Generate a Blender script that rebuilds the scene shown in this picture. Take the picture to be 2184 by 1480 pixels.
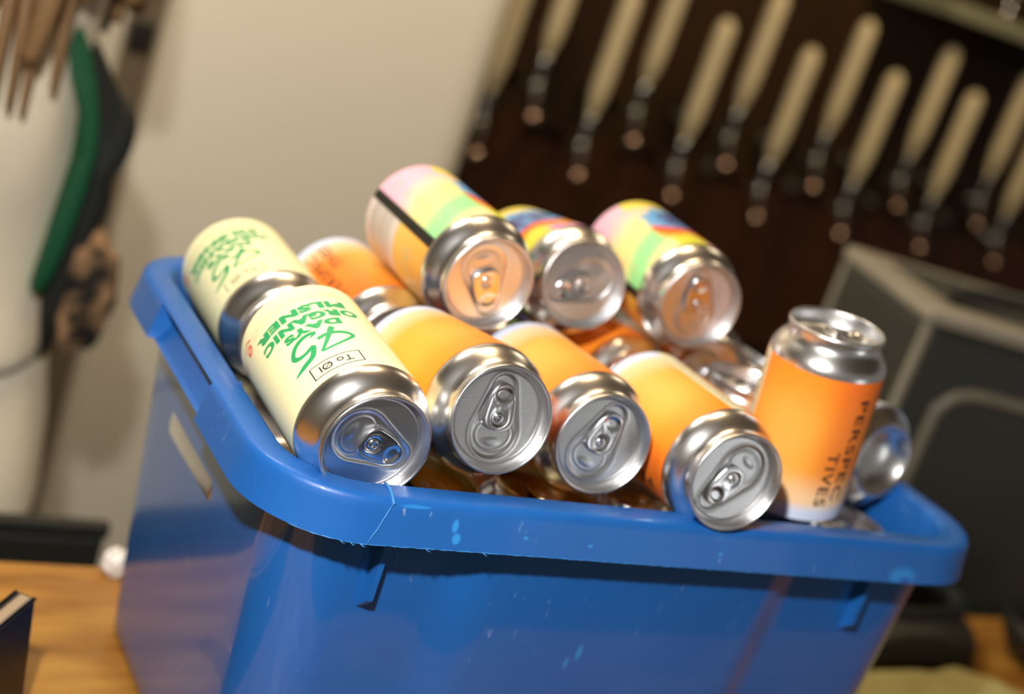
import bpy, bmesh, math, random
from mathutils import Vector, Matrix, Quaternion, noise
random.seed(7)
for o in list(bpy.data.objects): bpy.data.objects.remove(o)
SC = bpy.context.scene
COL = SC.collection
PI = math.pi
# Local frame: origin at the front-left corner of the bin rim, x along the front, y to the back, z up.
ZO = 1.134                       # height of the bin rim over the floor (added to every top-level object at the end)
TB = -0.234                      # table top
FL = -1.134                      # floor

# ------------------------------------------------------------------ camera
cam_d = bpy.data.cameras.new('camera'); cam = bpy.data.objects.new('camera', cam_d); COL.objects.link(cam)
right = Vector((0.84753928, -0.42701224, 0.31517887)); down = Vector((0.13456061, -0.40156361, -0.90589189)); fwd = Vector((0.51339129, 0.81018962, -0.2828819))
CAMP = Vector((-0.24210552, -0.52158611, 0.26223246))
M = Matrix.Identity(4)
for i in range(3):
    M[i][0] = right[i]; M[i][1] = -down[i]; M[i][2] = -fwd[i]; M[i][3] = CAMP[i] + (ZO if i == 2 else 0)
cam.matrix_world = M
cam_d.sensor_width = 36; cam_d.lens = 3086.0/2184*36
cam_d.clip_start = 0.02; cam_d.clip_end = 50
cam_d.dof.use_dof = True; cam_d.dof.focus_distance = 0.655; cam_d.dof.aperture_fstop = 4.1
SC.camera = cam
SC.view_settings.view_transform = 'Standard'; SC.view_settings.look = 'None'
SC.view_settings.exposure = 0.0; SC.view_settings.gamma = 1.0; SC.view_settings.use_curve_mapping = False

# ------------------------------------------------------------------ world and lights
w = bpy.data.worlds.new('World'); SC.world = w; w.use_nodes = True
bg = w.node_tree.nodes['Background']; bg.inputs[0].default_value = (1.0, 0.93, 0.84, 1); bg.inputs[1].default_value = 0.15
def lamp(name, kind, loc, target, power, col, size=.1, sizey=None):
    d = bpy.data.lights.new(name, kind); o = bpy.data.objects.new(name, d); COL.objects.link(o)
    o.location = Vector(loc)
    o.rotation_euler = (Vector(target)-Vector(loc)).to_track_quat('-Z', 'Y').to_euler()
    d.energy = power; d.color = col
    if kind == 'AREA':
        d.size = size
        if sizey: d.shape = 'RECTANGLE'; d.size_y = sizey
    elif kind in ('SPOT', 'POINT'):
        d.shadow_soft_size = size
        if kind == 'SPOT': d.spot_size = math.radians(110); d.spot_blend = .6
    return o
fl = CAMP - down*0.235 - right*0.045
lamp('flash_light', 'AREA', fl, fl+fwd*.7+down*.12, 10.6, (1.0, .97, .92), .032)
lamp('ceiling_light', 'AREA', (.25, .55, 1.35), (.25, .3, -.1), 6.2, (1, .70, .40), .42)
lamp('lid_fill_light', 'AREA', (1.5, -1.7, -.25), (.25, .1, 0), 1.7, (.95, .98, 1.0), .55)  # unseen fill lamp, added to brighten the lower right of the lids
lamp('wall_fill_light', 'AREA', (-.2, .70, .95), (.15, 1.5, -.15), 11.5, (1, .91, .76), .3)  # added lamp out of view, turned to the pale wall to brighten it
lamp('bar_light', 'AREA', (1.5, .95, 1.1), (1.55, 1.7, .05), 10, (1, .80, .52), .3)

# ------------------------------------------------------------------ materials
MATS = {}
def mat(name, col, rough=.5, metal=0, spec=.5, bump=None, var=None, **kw):
    m = bpy.data.materials.new(name); m.use_nodes = True; nt = m.node_tree; b = nt.nodes['Principled BSDF']
    b.inputs['Base Color'].default_value = (*col, 1); b.inputs['Roughness'].default_value = rough
    b.inputs['Metallic'].default_value = metal; b.inputs['Specular IOR Level'].default_value = spec
    for k, v in kw.items(): b.inputs[k.replace('_', ' ')].default_value = v
    tc = nt.nodes.new('ShaderNodeTexCoord')
    if var:      # (scale, amount, (stretch)) : slight colour variation
        mp = nt.nodes.new('ShaderNodeMapping'); mp.inputs['Scale'].default_value = var[2] if len(var) > 2 else (1, 1, 1)
        n = nt.nodes.new('ShaderNodeTexNoise'); n.inputs['Scale'].default_value = var[0]; n.inputs['Detail'].default_value = 5
        mx = nt.nodes.new('ShaderNodeMix'); mx.data_type = 'RGBA'
        mx.inputs['A'].default_value = (*[c*(1-var[1]) for c in col], 1); mx.inputs['B'].default_value = (*[min(1, c*(1+var[1])) for c in col], 1)
        nt.links.new(tc.outputs['Object'], mp.inputs[0]); nt.links.new(mp.outputs[0], n.inputs['Vector'])
        nt.links.new(n.outputs['Fac'], mx.inputs['Factor']); nt.links.new(mx.outputs['Result'], b.inputs['Base Color'])
    if bump:     # (scale, strength, stretch)
        mp = nt.nodes.new('ShaderNodeMapping'); mp.inputs['Scale'].default_value = bump[2]
        n = nt.nodes.new('ShaderNodeTexNoise'); n.inputs['Scale'].default_value = bump[0]; n.inputs['Detail'].default_value = 3
        bp = nt.nodes.new('ShaderNodeBump'); bp.inputs['Strength'].default_value = bump[1]; bp.inputs['Distance'].default_value = .0004
        nt.links.new(tc.outputs['Object'], mp.inputs[0]); nt.links.new(mp.outputs[0], n.inputs['Vector'])
        nt.links.new(n.outputs['Fac'], bp.inputs['Height']); nt.links.new(bp.outputs[0], b.inputs['Normal'])
    MATS[name] = m
    return m
ALU = mat('aluminium', (.86, .84, .82), .27, 1, bump=(60, .12, (1, 1, 1)), var=(90, .06))
LIDM = mat('lid_aluminium', (.76, .76, .77), .29, 1, bump=(220, .22, (1, 14, 1)))
TABM = mat('tab_aluminium', (.80, .80, .82), .20, 1)
GOLDM = mat('gold_lid', (.78, .68, .36), .25, 1, bump=(60, .3, (1, 1, 1)))
def attrmat(name, rough):
    m = mat(name, (1, 1, 1), rough, 0, .35)
    a = m.node_tree.nodes.new('ShaderNodeAttribute'); a.attribute_name = 'Col'
    m.node_tree.links.new(a.outputs['Color'], m.node_tree.nodes['Principled BSDF'].inputs['Base Color'])
    return m
LABM = attrmat('printed_label', .42)
GREEN = mat('green_ink', (.020, .34, .11), .42)
BLACK = mat('black_ink', (.035, .028, .015), .45)
REDI = mat('red_ink', (.85, .10, .03), .45)
TINY = mat('pale_brown_ink', (.62, .52, .25), .5)
BROWNI = mat('dark_brown_ink', (.045, .016, .006), .5)

def blue_plastic():
    m = mat('blue_plastic', (.012, .085, .40), .30, 0, .5)
    nt = m.node_tree; b = nt.nodes['Principled BSDF']; tc = nt.nodes.new('ShaderNodeTexCoord')
    L = nt.links
    n1 = nt.nodes.new('ShaderNodeTexNoise'); n1.inputs['Scale'].default_value = 14; n1.inputs['Detail'].default_value = 6
    L.new(tc.outputs['Object'], n1.inputs['Vector'])
    mx = nt.nodes.new('ShaderNodeMix'); mx.data_type = 'RGBA'
    mx.inputs['A'].default_value = (.007, .085, .33, 1); mx.inputs['B'].default_value = (.013, .125, .43, 1)
    L.new(n1.outputs['Fac'], mx.inputs['Factor'])
    prev = mx.outputs['Result']
    def over(fac, col):
        nonlocal prev
        q = nt.nodes.new('ShaderNodeMix'); q.data_type = 'RGBA'; q.inputs['B'].default_value = (*col, 1)
        L.new(fac, q.inputs['Factor']); L.new(prev, q.inputs['A']); prev = q.outputs['Result']
    # fine pale scuffs: stretched noise thresholded, kept to patches
    mp = nt.nodes.new('ShaderNodeMapping'); mp.inputs['Scale'].default_value = (260, 260, 90)
    L.new(tc.outputs['Object'], mp.inputs[0])
    n2 = nt.nodes.new('ShaderNodeTexNoise'); n2.inputs['Scale'].default_value = 1; n2.inputs['Detail'].default_value = 4; L.new(mp.outputs[0], n2.inputs['Vector'])
    n3 = nt.nodes.new('ShaderNodeTexNoise'); n3.inputs['Scale'].default_value = 22; L.new(tc.outputs['Object'], n3.inputs['Vector'])
    r2 = nt.nodes.new('ShaderNodeMapRange'); r2.inputs[1].default_value = .66; r2.inputs[2].default_value = .74; L.new(n2.outputs['Fac'], r2.inputs[0])
    r3 = nt.nodes.new('ShaderNodeMapRange'); r3.inputs[1].default_value = .50; r3.inputs[2].default_value = .66; L.new(n3.outputs['Fac'], r3.inputs[0])
    mu = nt.nodes.new('ShaderNodeMath'); mu.operation = 'MULTIPLY'; L.new(r2.outputs[0], mu.inputs[0]); L.new(r3.outputs[0], mu.inputs[1])
    mu2 = nt.nodes.new('ShaderNodeMath'); mu2.operation = 'MULTIPLY'; mu2.inputs[1].default_value = .55; L.new(mu.outputs[0], mu2.inputs[0])
    over(mu2.outputs[0], (.35, .45, .62))
    # light-blue stress marks (each an ellipse on the plastic)
    def spot(c, rad, s=.8, col=(.03, .30, .75)):
        mp = nt.nodes.new('ShaderNodeMapping'); mp.vector_type = 'POINT'
        mp.inputs['Scale'].default_value = (1/rad[0], 1/rad[1], 1/rad[2]); mp.inputs['Location'].default_value = (-c[0]/rad[0], -c[1]/rad[1], -c[2]/rad[2])
        L.new(tc.outputs['Object'], mp.inputs[0])
        ln = nt.nodes.new('ShaderNodeVectorMath'); ln.operation = 'LENGTH'; L.new(mp.outputs[0], ln.inputs[0])
        r = nt.nodes.new('ShaderNodeMapRange'); r.interpolation_type = 'SMOOTHSTEP'
        r.inputs[1].default_value = 1.0; r.inputs[2].default_value = .45; r.inputs[3].default_value = 0; r.inputs[4].default_value = s
        L.new(ln.outputs['Value'], r.inputs[0]); over(r.outputs[0], col)
    spot((.0905, -.001, -.0105), (.0022, .02, .0042)); spot((.0925, -.001, -.0165), (.003, .02, .0035))
    spot((.130, -.001, -.0135), (.0018, .02, .0012), .6); spot((.068, -.001, -.003), (.010, .02, .0011), .5)
    spot((.168, -.001, -.015), (.002, .02, .0012), .6); spot((.250, -.001, -.014), (.0016, .02, .0018), .6)
    spot((.385, -.001, -.0185), (.013, .03, .007), .55); spot((.388, -.001, -.021), (.006, .03, .003), .9, (.012, .085, .40))
    spot((.1995, .015, -.087), (.0022, .02, .006), .6); spot((.194, .015, -.094), (.0016, .02, .005), .5)
    L.new(prev, b.inputs['Base Color'])
    bp = nt.nodes.new('ShaderNodeBump'); bp.inputs['Strength'].default_value = .15; bp.inputs['Distance'].default_value = .0004
    L.new(n2.outputs['Fac'], bp.inputs['Height']); L.new(bp.outputs[0], b.inputs['Normal'])
    sx = nt.nodes.new('ShaderNodeSeparateXYZ'); L.new(tc.outputs['Object'], sx.inputs[0])
    cw = nt.nodes.new('ShaderNodeMapRange'); cw.inputs[1].default_value = -.024; cw.inputs[2].default_value = -.030; cw.inputs[3].default_value = .10; cw.inputs[4].default_value = .65
    L.new(sx.outputs['Z'], cw.inputs[0]); L.new(cw.outputs[0], b.inputs['Coat Weight'])      # the handled rim is scuffed matt, the walls stay glossy
    rw = nt.nodes.new('ShaderNodeMapRange'); rw.inputs[1].default_value = -.024; rw.inputs[2].default_value = -.030; rw.inputs[3].default_value = .42; rw.inputs[4].default_value = .30
    L.new(sx.outputs['Z'], rw.inputs[0]); L.new(rw.outputs[0], b.inputs['Roughness']); b.inputs['Specular IOR Level'].default_value = .4
    b.inputs['Coat Roughness'].default_value = .04; b.inputs['Coat IOR'].default_value = 1.6
    return m
BLUE = blue_plastic()
EDGEB = mat('frayed_blue_edge', (.035, .20, .50), .5)
def wood():
    m = mat('varnished_wood', (.62, .33, .09), .38)
    nt = m.node_tree; L = nt.links; b = nt.nodes['Principled BSDF']; tc = nt.nodes.new('ShaderNodeTexCoord')
    mp = nt.nodes.new('ShaderNodeMapping'); mp.inputs['Scale'].default_value = (7, 26, 7)
    n = nt.nodes.new('ShaderNodeTexNoise'); n.inputs['Scale'].default_value = 1.6; n.inputs['Detail'].default_value = 7
    L.new(tc.outputs['Object'], mp.inputs[0]); L.new(mp.outputs[0], n.inputs['Vector'])
    cr = nt.nodes.new('ShaderNodeValToRGB'); cr.color_ramp.elements[0].position = .35; cr.color_ramp.elements[0].color = (.25, .095, .012, 1)
    cr.color_ramp.elements[1].position = .65; cr.color_ramp.elements[1].color = (.47, .22, .035, 1)
    L.new(n.outputs['Fac'], cr.inputs[0]); L.new(cr.outputs[0], b.inputs['Base Color'])
    return m
WOOD = wood()
PALE = mat('pale_painted_wall', (.80, .73, .60), .7, var=(1.5, .06))
DKBROWN = mat('dark_brown_panelling', (.026, .011, .0025), .6, 0, .2, var=(6, .4, (8, 8, .6)))
SHADE = mat('dark_gap', (.16, .125, .08), .7)
NEARBLACK = mat('black_laminate', (.014, .013, .009), .5)
GLOSSBLK = mat('glossy_black', (.006, .006, .006), .32, 0, .35, bump=(40, .25, (1, 1, 1)))
CAB = mat('dark_grey_coating', (.020, .021, .016), .5, var=(8, .2))
CABL = mat('lit_grey_edge', (.28, .25, .19), .45, var=(25, .25))  # paler grey puts the lit top edge into the colour
CABT = mat('dim_grey_edge', (.15, .135, .10), .5, var=(25, .25))  # dimmer copy of the edge grey for the less lit trims
CHROME = mat('chrome', (.85, .84, .82), .12, 1)
COPPER = mat('copper', (.85, .55, .40), .10, 1)
BRONZE = mat('dark_bronze', (.05, .035, .025), .3, .6)
DCHR = mat('dull_chrome', (.30, .30, .28), .16, 1)
IVORY = mat('ivory_handle', (.55, .44, .25), .45)
SHELF = mat('olive_shelf', (.20, .19, .11), .6)
CREAM = mat('cream_fleece', (.88, .79, .60), .9, bump=(120, .5, (1, 1, 1)), var=(12, .06))
HAIR = mat('brown_hair', (.26, .15, .065), .5, var=(30, .4, (30, 30, 3)))
SKIN = mat('skin', (.62, .38, .27), .5)
BAGB = mat('black_nylon', (.010, .012, .010), .6)
BAGG = mat('green_nylon', (.005, .085, .030), .6)
FURB = mat('mottled_brown_fur', (.22, .11, .05), .9)
_nt = FURB.node_tree; _v = _nt.nodes.new('ShaderNodeTexNoise'); _v.inputs['Scale'].default_value = 38; _tc = _nt.nodes.new('ShaderNodeTexCoord')
_cr = _nt.nodes.new('ShaderNodeValToRGB'); _cr.color_ramp.elements[0].position = .42; _cr.color_ramp.elements[0].color = (.012, .010, .006, 1)
_cr.color_ramp.elements[1].position = .60; _cr.color_ramp.elements[1].color = (.42, .24, .12, 1)
_nt.links.new(_tc.outputs['Object'], _v.inputs['Vector']); _nt.links.new(_v.outputs['Fac'], _cr.inputs[0]); _nt.links.new(_cr.outputs[0], _nt.nodes['Principled BSDF'].inputs['Base Color'])
CLOTH = mat('olive_yellow_cloth', (.42, .36, .13), .9, bump=(60, .6, (1, 1, 1)), var=(14, .2))
GREYC = mat('charcoal_fabric', (.030, .030, .020), .8, bump=(80, .5, (1, 1, 1)), var=(9, .3))
PLASTICW = mat('crumpled_white_plastic', (.82, .76, .70), .35)
FLOORM = mat('dark_floor', (.06, .055, .05), .5, var=(3, .2))
CEILM = mat('ceiling_paint', (.30, .24, .17), .8)

# ------------------------------------------------------------------ helpers
def mesh(name, V, F, m, parent=None, smooth=True, mi=None, mats=None):
    me = bpy.data.meshes.new(name); me.from_pydata([tuple(v) for v in V], [], F); me.update()
    for q in (mats or [m]): me.materials.append(q)
    if mi: me.polygons.foreach_set('material_index', mi)
    me.polygons.foreach_set('use_smooth', [smooth]*len(me.polygons))
    o = bpy.data.objects.new(name, me); COL.objects.link(o)
    if parent: o.parent = parent
    return o
def empty(name, loc, label=None, cat=None, group=None, rot=None):
    o = bpy.data.objects.new(name, None); COL.objects.link(o); o.location = loc; o.empty_display_size = .02
    if rot is not None: o.rotation_mode = 'QUATERNION'; o.rotation_quaternion = rot
    tag(o, label, cat, group); return o
def tag(o, label, cat, group=None):
    if label: o['label'] = label
    if cat: o['category'] = cat
    if group: o['group'] = group
    return o
def struct(o): o['kind'] = 'structure'; return o
def bm_obj(name, bm, m, parent=None, smooth=False):
    me = bpy.data.meshes.new(name); bm.to_mesh(me); bm.free(); me.materials.append(m)
    me.polygons.foreach_set('use_smooth', [smooth]*len(me.polygons))
    o = bpy.data.objects.new(name, me); COL.objects.link(o)
    if parent: o.parent = parent
    return o
def box(name, lo, hi, m, parent=None, bevel=0, seg=2, rotz=0, origin=None):
    bm = bmesh.new(); bmesh.ops.create_cube(bm, size=1)
    c = [(a+b)/2 for a, b in zip(lo, hi)]; s = [b-a for a, b in zip(lo, hi)]
    for v in bm.verts: v.co = Vector((v.co.x*s[0]+c[0], v.co.y*s[1]+c[1], v.co.z*s[2]+c[2]))
    if bevel: bmesh.ops.bevel(bm, geom=bm.edges[:], offset=bevel, segments=seg, affect='EDGES', profile=.5)
    return bm_obj(name, bm, m, parent, smooth=False)
def shade_auto(o, ang=35):
    me = o.data
    me.polygons.foreach_set('use_smooth', [True]*len(me.polygons))
    bm = bmesh.new(); bm.from_mesh(me)
    for e in bm.edges:
        if len(e.link_faces) == 2 and e.calc_face_angle(0) > math.radians(ang): e.smooth = False
    bm.to_mesh(me); bm.free(); return o
def lathe(prof, n=72, off=0):
    V = []; F = []
    for r, z in prof:
        for k in range(n):
            a = 2*PI*k/n; V.append((r*math.cos(a), r*math.sin(a), z))
    for i in range(len(prof)-1):
        for k in range(n):
            F.append((i*n+k, i*n+(k+1) % n, (i+1)*n+(k+1) % n, (i+1)*n+k))
    return V, F
def tube(pts, rad, n=8, closed=False, cap=True):
    pts = [Vector(p) for p in pts]; V = []; F = []; N = len(pts)
    up = Vector((0, 0, 1))
    for i, p in enumerate(pts):
        a = pts[i-1] if (i or closed) else p; b = pts[(i+1) % N] if (i < N-1 or closed) else p
        t = (b-a).normalized()
        if abs(t.dot(up)) > .97: up = Vector((1, 0, 0)) if abs(t.x) < .9 else Vector((0, 1, 0))
        u = up.cross(t).normalized(); v = t.cross(u); up = v if not closed else up
        r = rad[i] if isinstance(rad, (list, tuple)) else rad
        for k in range(n):
            q = 2*PI*k/n; V.append(p+(u*math.cos(q)+v*math.sin(q))*r)
    m = N if closed else N-1
    for i in range(m):
        j = (i+1) % N
        for k in range(n): F.append((i*n+k, i*n+(k+1) % n, j*n+(k+1) % n, j*n+k))
    if cap and not closed: F.append(tuple(range(n))[::-1]); F.append(tuple((N-1)*n+k for k in range(n)))
    return V, F
class G:
    def __init__(s): s.V = []; s.F = []; s.M = []
    def add(s, VF, mi=0, tr=None):
        V, F = VF; b = len(s.V)
        s.V += [tr @ Vector(v) for v in V] if tr else [Vector(v) for v in V]
        s.F += [tuple(i+b for i in f) for f in F]; s.M += [mi]*len(F); return s
    def obj(s, name, mats, parent=None, smooth=True):
        mats = mats if isinstance(mats, list) else [mats]
        return mesh(name, s.V, s.F, None, parent, smooth, s.M, mats)
def catmull(P, n=8, closed=False):
    P = [Vector(p) for p in P]; N = len(P); out = []
    rng = range(N if closed else N-1)
    for i in rng:
        p0 = P[i-1] if (i or closed) else P[0]; p1 = P[i]; p2 = P[(i+1) % N]; p3 = P[(i+2) % N] if (closed or i+2 < N) else P[-1]
        for k in range(n):
            t = k/n; out.append(.5*((2*p1)+(p2-p0)*t+(2*p0-5*p1+4*p2-p3)*t*t+(3*p1-p0-3*p2+p3)*t**3))
    if not closed: out.append(P[-1])
    return out
def sstep(a, b, x):
    t = max(0, min(1, (x-a)/(b-a))) if a != b else float(x > a); return t*t*(3-2*t)
def mix(a, b, t): return tuple(x+(y-x)*t for x, y in zip(a, b))

# ------------------------------------------------------------------ can: shared meshes
RB = .0330; HC = .1152
body_prof = [(.0002, .0105), (.008, .0102), (.015, .0085), (.0195, .0055), (.0222, .0015), (.0230, .0003), (.0240, 0), (.0250, .0006),
             (.0262, .0030), (.0290, .0056), (.0315, .0080), (.0327, .0105), (RB, .0130), (RB, .0400), (RB, .0700), (RB, .0940), (.03285, .0965), (.0324, .0985), (.0315, .1005),
             (.0300, .1028), (.0284, .1048), (.0271, .1065), (.0264, .1080), (.0261, .1095), (.0261, .1112)]
seam_prof = [(.0261, .1112), (.0266, .1115), (.0270, .1121), (.02715, .1130), (.0271, .1142), (.0268, .1149), (.0263, .1152), (.0258, .1150), (.0254, .1143), (.0251, .1120), (.0247, .1095), (.0244, .1078), (.0240, .1072), (.0236, .1074), (.0233, .1083), (.0231, .1089), (.0227, .1092)]
def build_body():
    V, F = lathe(body_prof, 96); return V, F
def sd_cap2(x, y, y1, r1, y2, r2):
    # distance to the hull of two circles on the y axis
    dy = y2-y1; k = (r1-r2)/dy; c = math.sqrt(max(0, 1-k*k)); px = abs(x); py = y-y1
    m = px*(-k)+py*c if False else None
    # param along side line
    t = py*c - px*k*(-1) if False else (py*c + px*(-k)*(-1)*0)
    # simple numeric: lerp circle distance
    best = 1e9
    for i in range(13):
        s = i/12; d = math.hypot(px, y-(y1+dy*s))-(r1+(r2-r1)*s)
        if d < best: best = d
    return best
PANZ = .1092
def lid_h(x, y):
    # local y: + towards the heel of the tab, - towards the mouth opening
    h = 0
    d = sd_cap2(x, y, -.0075, .0128, .0145, .0066)
    h -= .00055*(1-sstep(-.0011, .0006, d))
    h += .00018*math.exp(-((d-.0010)/.0006)**2)
    # score line round the mouth
    e = math.hypot(x/.0105, (y+.0088)/.0085)
    de = (e-1)*.0095
    if y < .0005:
        h -= .00022*math.exp(-(de/.00035)**2); h += .00014*math.exp(-((de+.0011)/.0004)**2)
    # raised bead in the mouth panel and the rivet boss
    h += .0003*math.exp(-(((x-.0)/.0042)**2+((y+.0125)/.0020)**2)**2)
    rr = math.hypot(x, y); h += .0006*(1-sstep(.0025, .0075, rr))
    return h
def build_lid():
    n = 144; V, F = lathe(seam_prof, n)
    rings = [.0222 - (.0222-.0003)*i/58 for i in range(59)]
    base = len(seam_prof)-1; b0 = base*n
    for r in rings:
        for k in range(n):
            a = 2*PI*k/n; x = r*math.cos(a); y = r*math.sin(a); V.append((x, y, PANZ+lid_h(x, y)))
    st = len(seam_prof)*n
    for k in range(n): F.append((b0+k, b0+(k+1) % n, st+(k+1) % n, st+k))
    for i in range(len(rings)-1):
        for k in range(n):
            F.append((st+i*n+k, st+i*n+(k+1) % n, st+(i+1)*n+(k+1) % n, st+(i+1)*n+k))
    F.append(tuple(st+(len(rings)-1)*n+k for k in range(n)))
    return V, F
def build_tab():
    # outline of the stay-on tab: nose (y<0) round, heel (y>0) a little narrower
    N = 96; out = []
    for k in range(N):
        a = 2*PI*k/N; c, s = math.cos(a), math.sin(a); p = 2.6
        hx = .0084 if s < 0 else .0084-.0014*min(1, s*1.0)
        x = hx*abs(c)**(2/p)*(1 if c > 0 else -1); y = (.0066 if s < 0 else .0172)*abs(s)**(2/(2.2 if s < 0 else 3.0))*(1 if s > 0 else -1)
        out.append((x, y))
    S = [0, .03, .07, .12, .18, .25, .32, .39, .46, .53, .6, .67, .74, .81, .88, .94, 1.0]
    V = []; F = []
    def th(x, y, d):
        z = .0010*math.sqrt(max(0, 1-(1-min(1, d/.0008))**2))
        z -= .00012*sstep(.0010, .0018, d)
        r = math.hypot(x, y)
        z -= .00042*(1-sstep(.0034, .0046, r)); z += .00016*math.exp(-((r-.0048)/.00045)**2)
        e = math.hypot(x/.0050, (y-.0113)/.0037)
        z -= .00060*(1-sstep(.60, 1.0, e)); z += .00016*math.exp(-((e-1.07)/.08)**2)
        return z
    base = PANZ+.0010
    for s in [-1]+S:
        for (x, y) in out:
            if s < 0: V.append((x*.97, y*.97+.0001, base-.0001)); continue
            yy = max(-.0010, min(.0110, y)); px, py = x*(1-s), y+(yy-y)*s
            d = math.hypot(x-px, y-py)
            if abs(x) < 1e-6 and s: d = abs(y-py)
            # true distance from edge, approx
            V.append((px, py, base+th(px, py, d*.9)))
    R_ = len(S)+1
    for i in range(R_-1):
        for k in range(N): F.append((i*N+k, i*N+(k+1) % N, (i+1)*N+(k+1) % N, (i+1)*N+k))
    F.append(tuple(range(N))[::-1])
    return V, F
def build_rivet():
    z = PANZ+.0015
    return lathe([(.0026, z-.0010), (.0026, z+.0000), (.0024, z+.0005), (.0018, z+.0008), (.0011, z+.0007), (.0007, z+.0004), (.0001, z+.0004)], 32)
def me_of(name, VF, m):
    V, F = VF; me = bpy.data.meshes.new(name); me.from_pydata([tuple(v) for v in V], [], F); me.materials.append(m); me.polygons.foreach_set('use_smooth', [True]*len(me.polygons)); me.update(); return me
ME_BODY = me_of('can_body', build_body(), ALU); ME_LID = me_of('can_lid', build_lid(), LIDM); ME_TAB = me_of('pull_tab', build_tab(), TABM); ME_RIV = me_of('rivet', build_rivet(), TABM)
ME_LIDG = ME_LID.copy(); ME_LIDG.materials[0] = GOLDM; ME_TABG = ME_TAB.copy(); ME_TABG.materials[0] = GOLDM

# ---- text as flat geometry, then bent round the can
def text_geo(s, bold=0.0, shear=0.0, sub=.0012, bbox=(0, 1, 0, 1), spacing=1.0):
    cu = bpy.data.curves.new('t', 'FONT'); cu.body = s; cu.offset = bold; cu.shear = shear; cu.resolution_u = 3; cu.space_character = spacing
    ob = bpy.data.objects.new('t', cu); COL.objects.link(ob)
    dg = bpy.context.evaluated_depsgraph_get(); me = ob.evaluated_get(dg).to_mesh()
    bm = bmesh.new(); bm.from_mesh(me); ob.evaluated_get(dg).to_mesh_clear(); bpy.data.objects.remove(ob); bpy.data.curves.remove(cu)
    xs = [v.co.x for v in bm.verts]; ys = [v.co.y for v in bm.verts]
    x0, x1, y0, y1 = min(xs), max(xs), min(ys), max(ys)
    for v in bm.verts:
        v.co.x = bbox[0]+(v.co.x-x0)/(x1-x0)*(bbox[1]-bbox[0]); v.co.y = bbox[2]+(v.co.y-y0)/(y1-y0)*(bbox[3]-bbox[2]); v.co.z = 0
    bmesh.ops.triangulate(bm, faces=bm.faces[:])
    for _ in range(4):
        ed = [e for e in bm.edges if e.calc_length() > sub*1.6]
        if not ed: break
        bmesh.ops.subdivide_edges(bm, edges=ed, cuts=1); bmesh.ops.triangulate(bm, faces=bm.faces[:])
    bm.verts.index_update()
    V = [tuple(v.co) for v in bm.verts]; F = [tuple(v.index for v in f.verts) for f in bm.faces]; bm.free()
    return V, F
def ribbon(pts, w, n=6):
    P = catmull([(x, y, 0) for x, y in pts], n); V = []; F = []
    W = w if isinstance(w, list) else [w]*len(pts)
    for i, p in enumerate(P):
        t = ((P[i+1] if i+1 < len(P) else p)-(P[i-1] if i else p)).normalized(); nn = Vector((-t.y, t.x, 0))
        f = i/(len(P)-1)*(len(W)-1); a = int(min(f, len(W)-2)); ww = W[a]+(W[a+1]-W[a])*(f-a)
        V += [p+nn*ww/2, p-nn*ww/2]
    for i in range(len(P)-1): F.append((2*i, 2*i+1, 2*i+3, 2*i+2))
    return V, F
def bar(x0, y0, x1, y1):
    n = max(1, int(abs(x1-x0)/.0015)); V = []; F = []
    for i in range(n+1):
        x = x0+(x1-x0)*i/n; V += [(x, y0, 0), (x, y1, 0)]
    for i in range(n): F.append((2*i, 2*i+2, 2*i+3, 2*i+1))
    return V, F
def wrap(VF, u0=0, s0=0, lift=.00008):
    # x -> arc length, y -> towards the lid, measured from s0 (distance below the can's top)
    V, F = VF; r = RB+.0001+lift
    return [((r)*math.cos((v[0]+u0)/RB), r*math.sin((v[0]+u0)/RB), HC-s0+v[1]) for v in V], F
def rot90(VF):   # letters run down the can, tops to the right
    V, F = VF; return [(v[1], -v[0], 0) for v in V], F
def label_mesh(name, colfn, prints, inks, s0=.0202, s1=.1060, du=.0009, ds=.0009):
    n = int(2*PI*RB/du); m = int((s1-s0)/ds); V = []; F = []; C = []
    r = RB+.0001
    for j in range(m+1):
        s = s0+(s1-s0)*j/m
        for k in range(n):
            a = 2*PI*k/n; V.append((r*math.cos(a), r*math.sin(a), HC-s))
            u = a*RB*1000; per = 2*PI*RB*1000
            if u > per/2: u -= per
            C.append((*colfn(u, s*1000), 1))
    for j in range(m):
        for k in range(n): F.append((j*n+k, (j+1)*n+k, (j+1)*n+(k+1) % n, j*n+(k+1) % n))
    g = G(); g.add((V, F), 0)
    for mi, VF in prints: g.add(VF, mi)
    me = bpy.data.meshes.new(name); me.from_pydata([tuple(v) for v in g.V], [], g.F)
    for q in [LABM]+inks: me.materials.append(q)
    me.polygons.foreach_set('material_index', g.M); me.polygons.foreach_set('use_smooth', [True]*len(g.F))
    at = me.color_attributes.new('Col', 'FLOAT_COLOR', 'POINT')
    buf = []
    for i in range(len(g.V)): buf += list(C[i]) if i < len(C) else [1, 1, 1, 1]
    at.data.foreach_set('color', buf); me.update(); return me
def mm(*a): return [x/1000 for x in a]
def tbox(s, x0, x1, y0, y1, **k): return text_geo(s, bbox=(x0/1000, x1/1000, y0/1000, y1/1000), **k)
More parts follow.
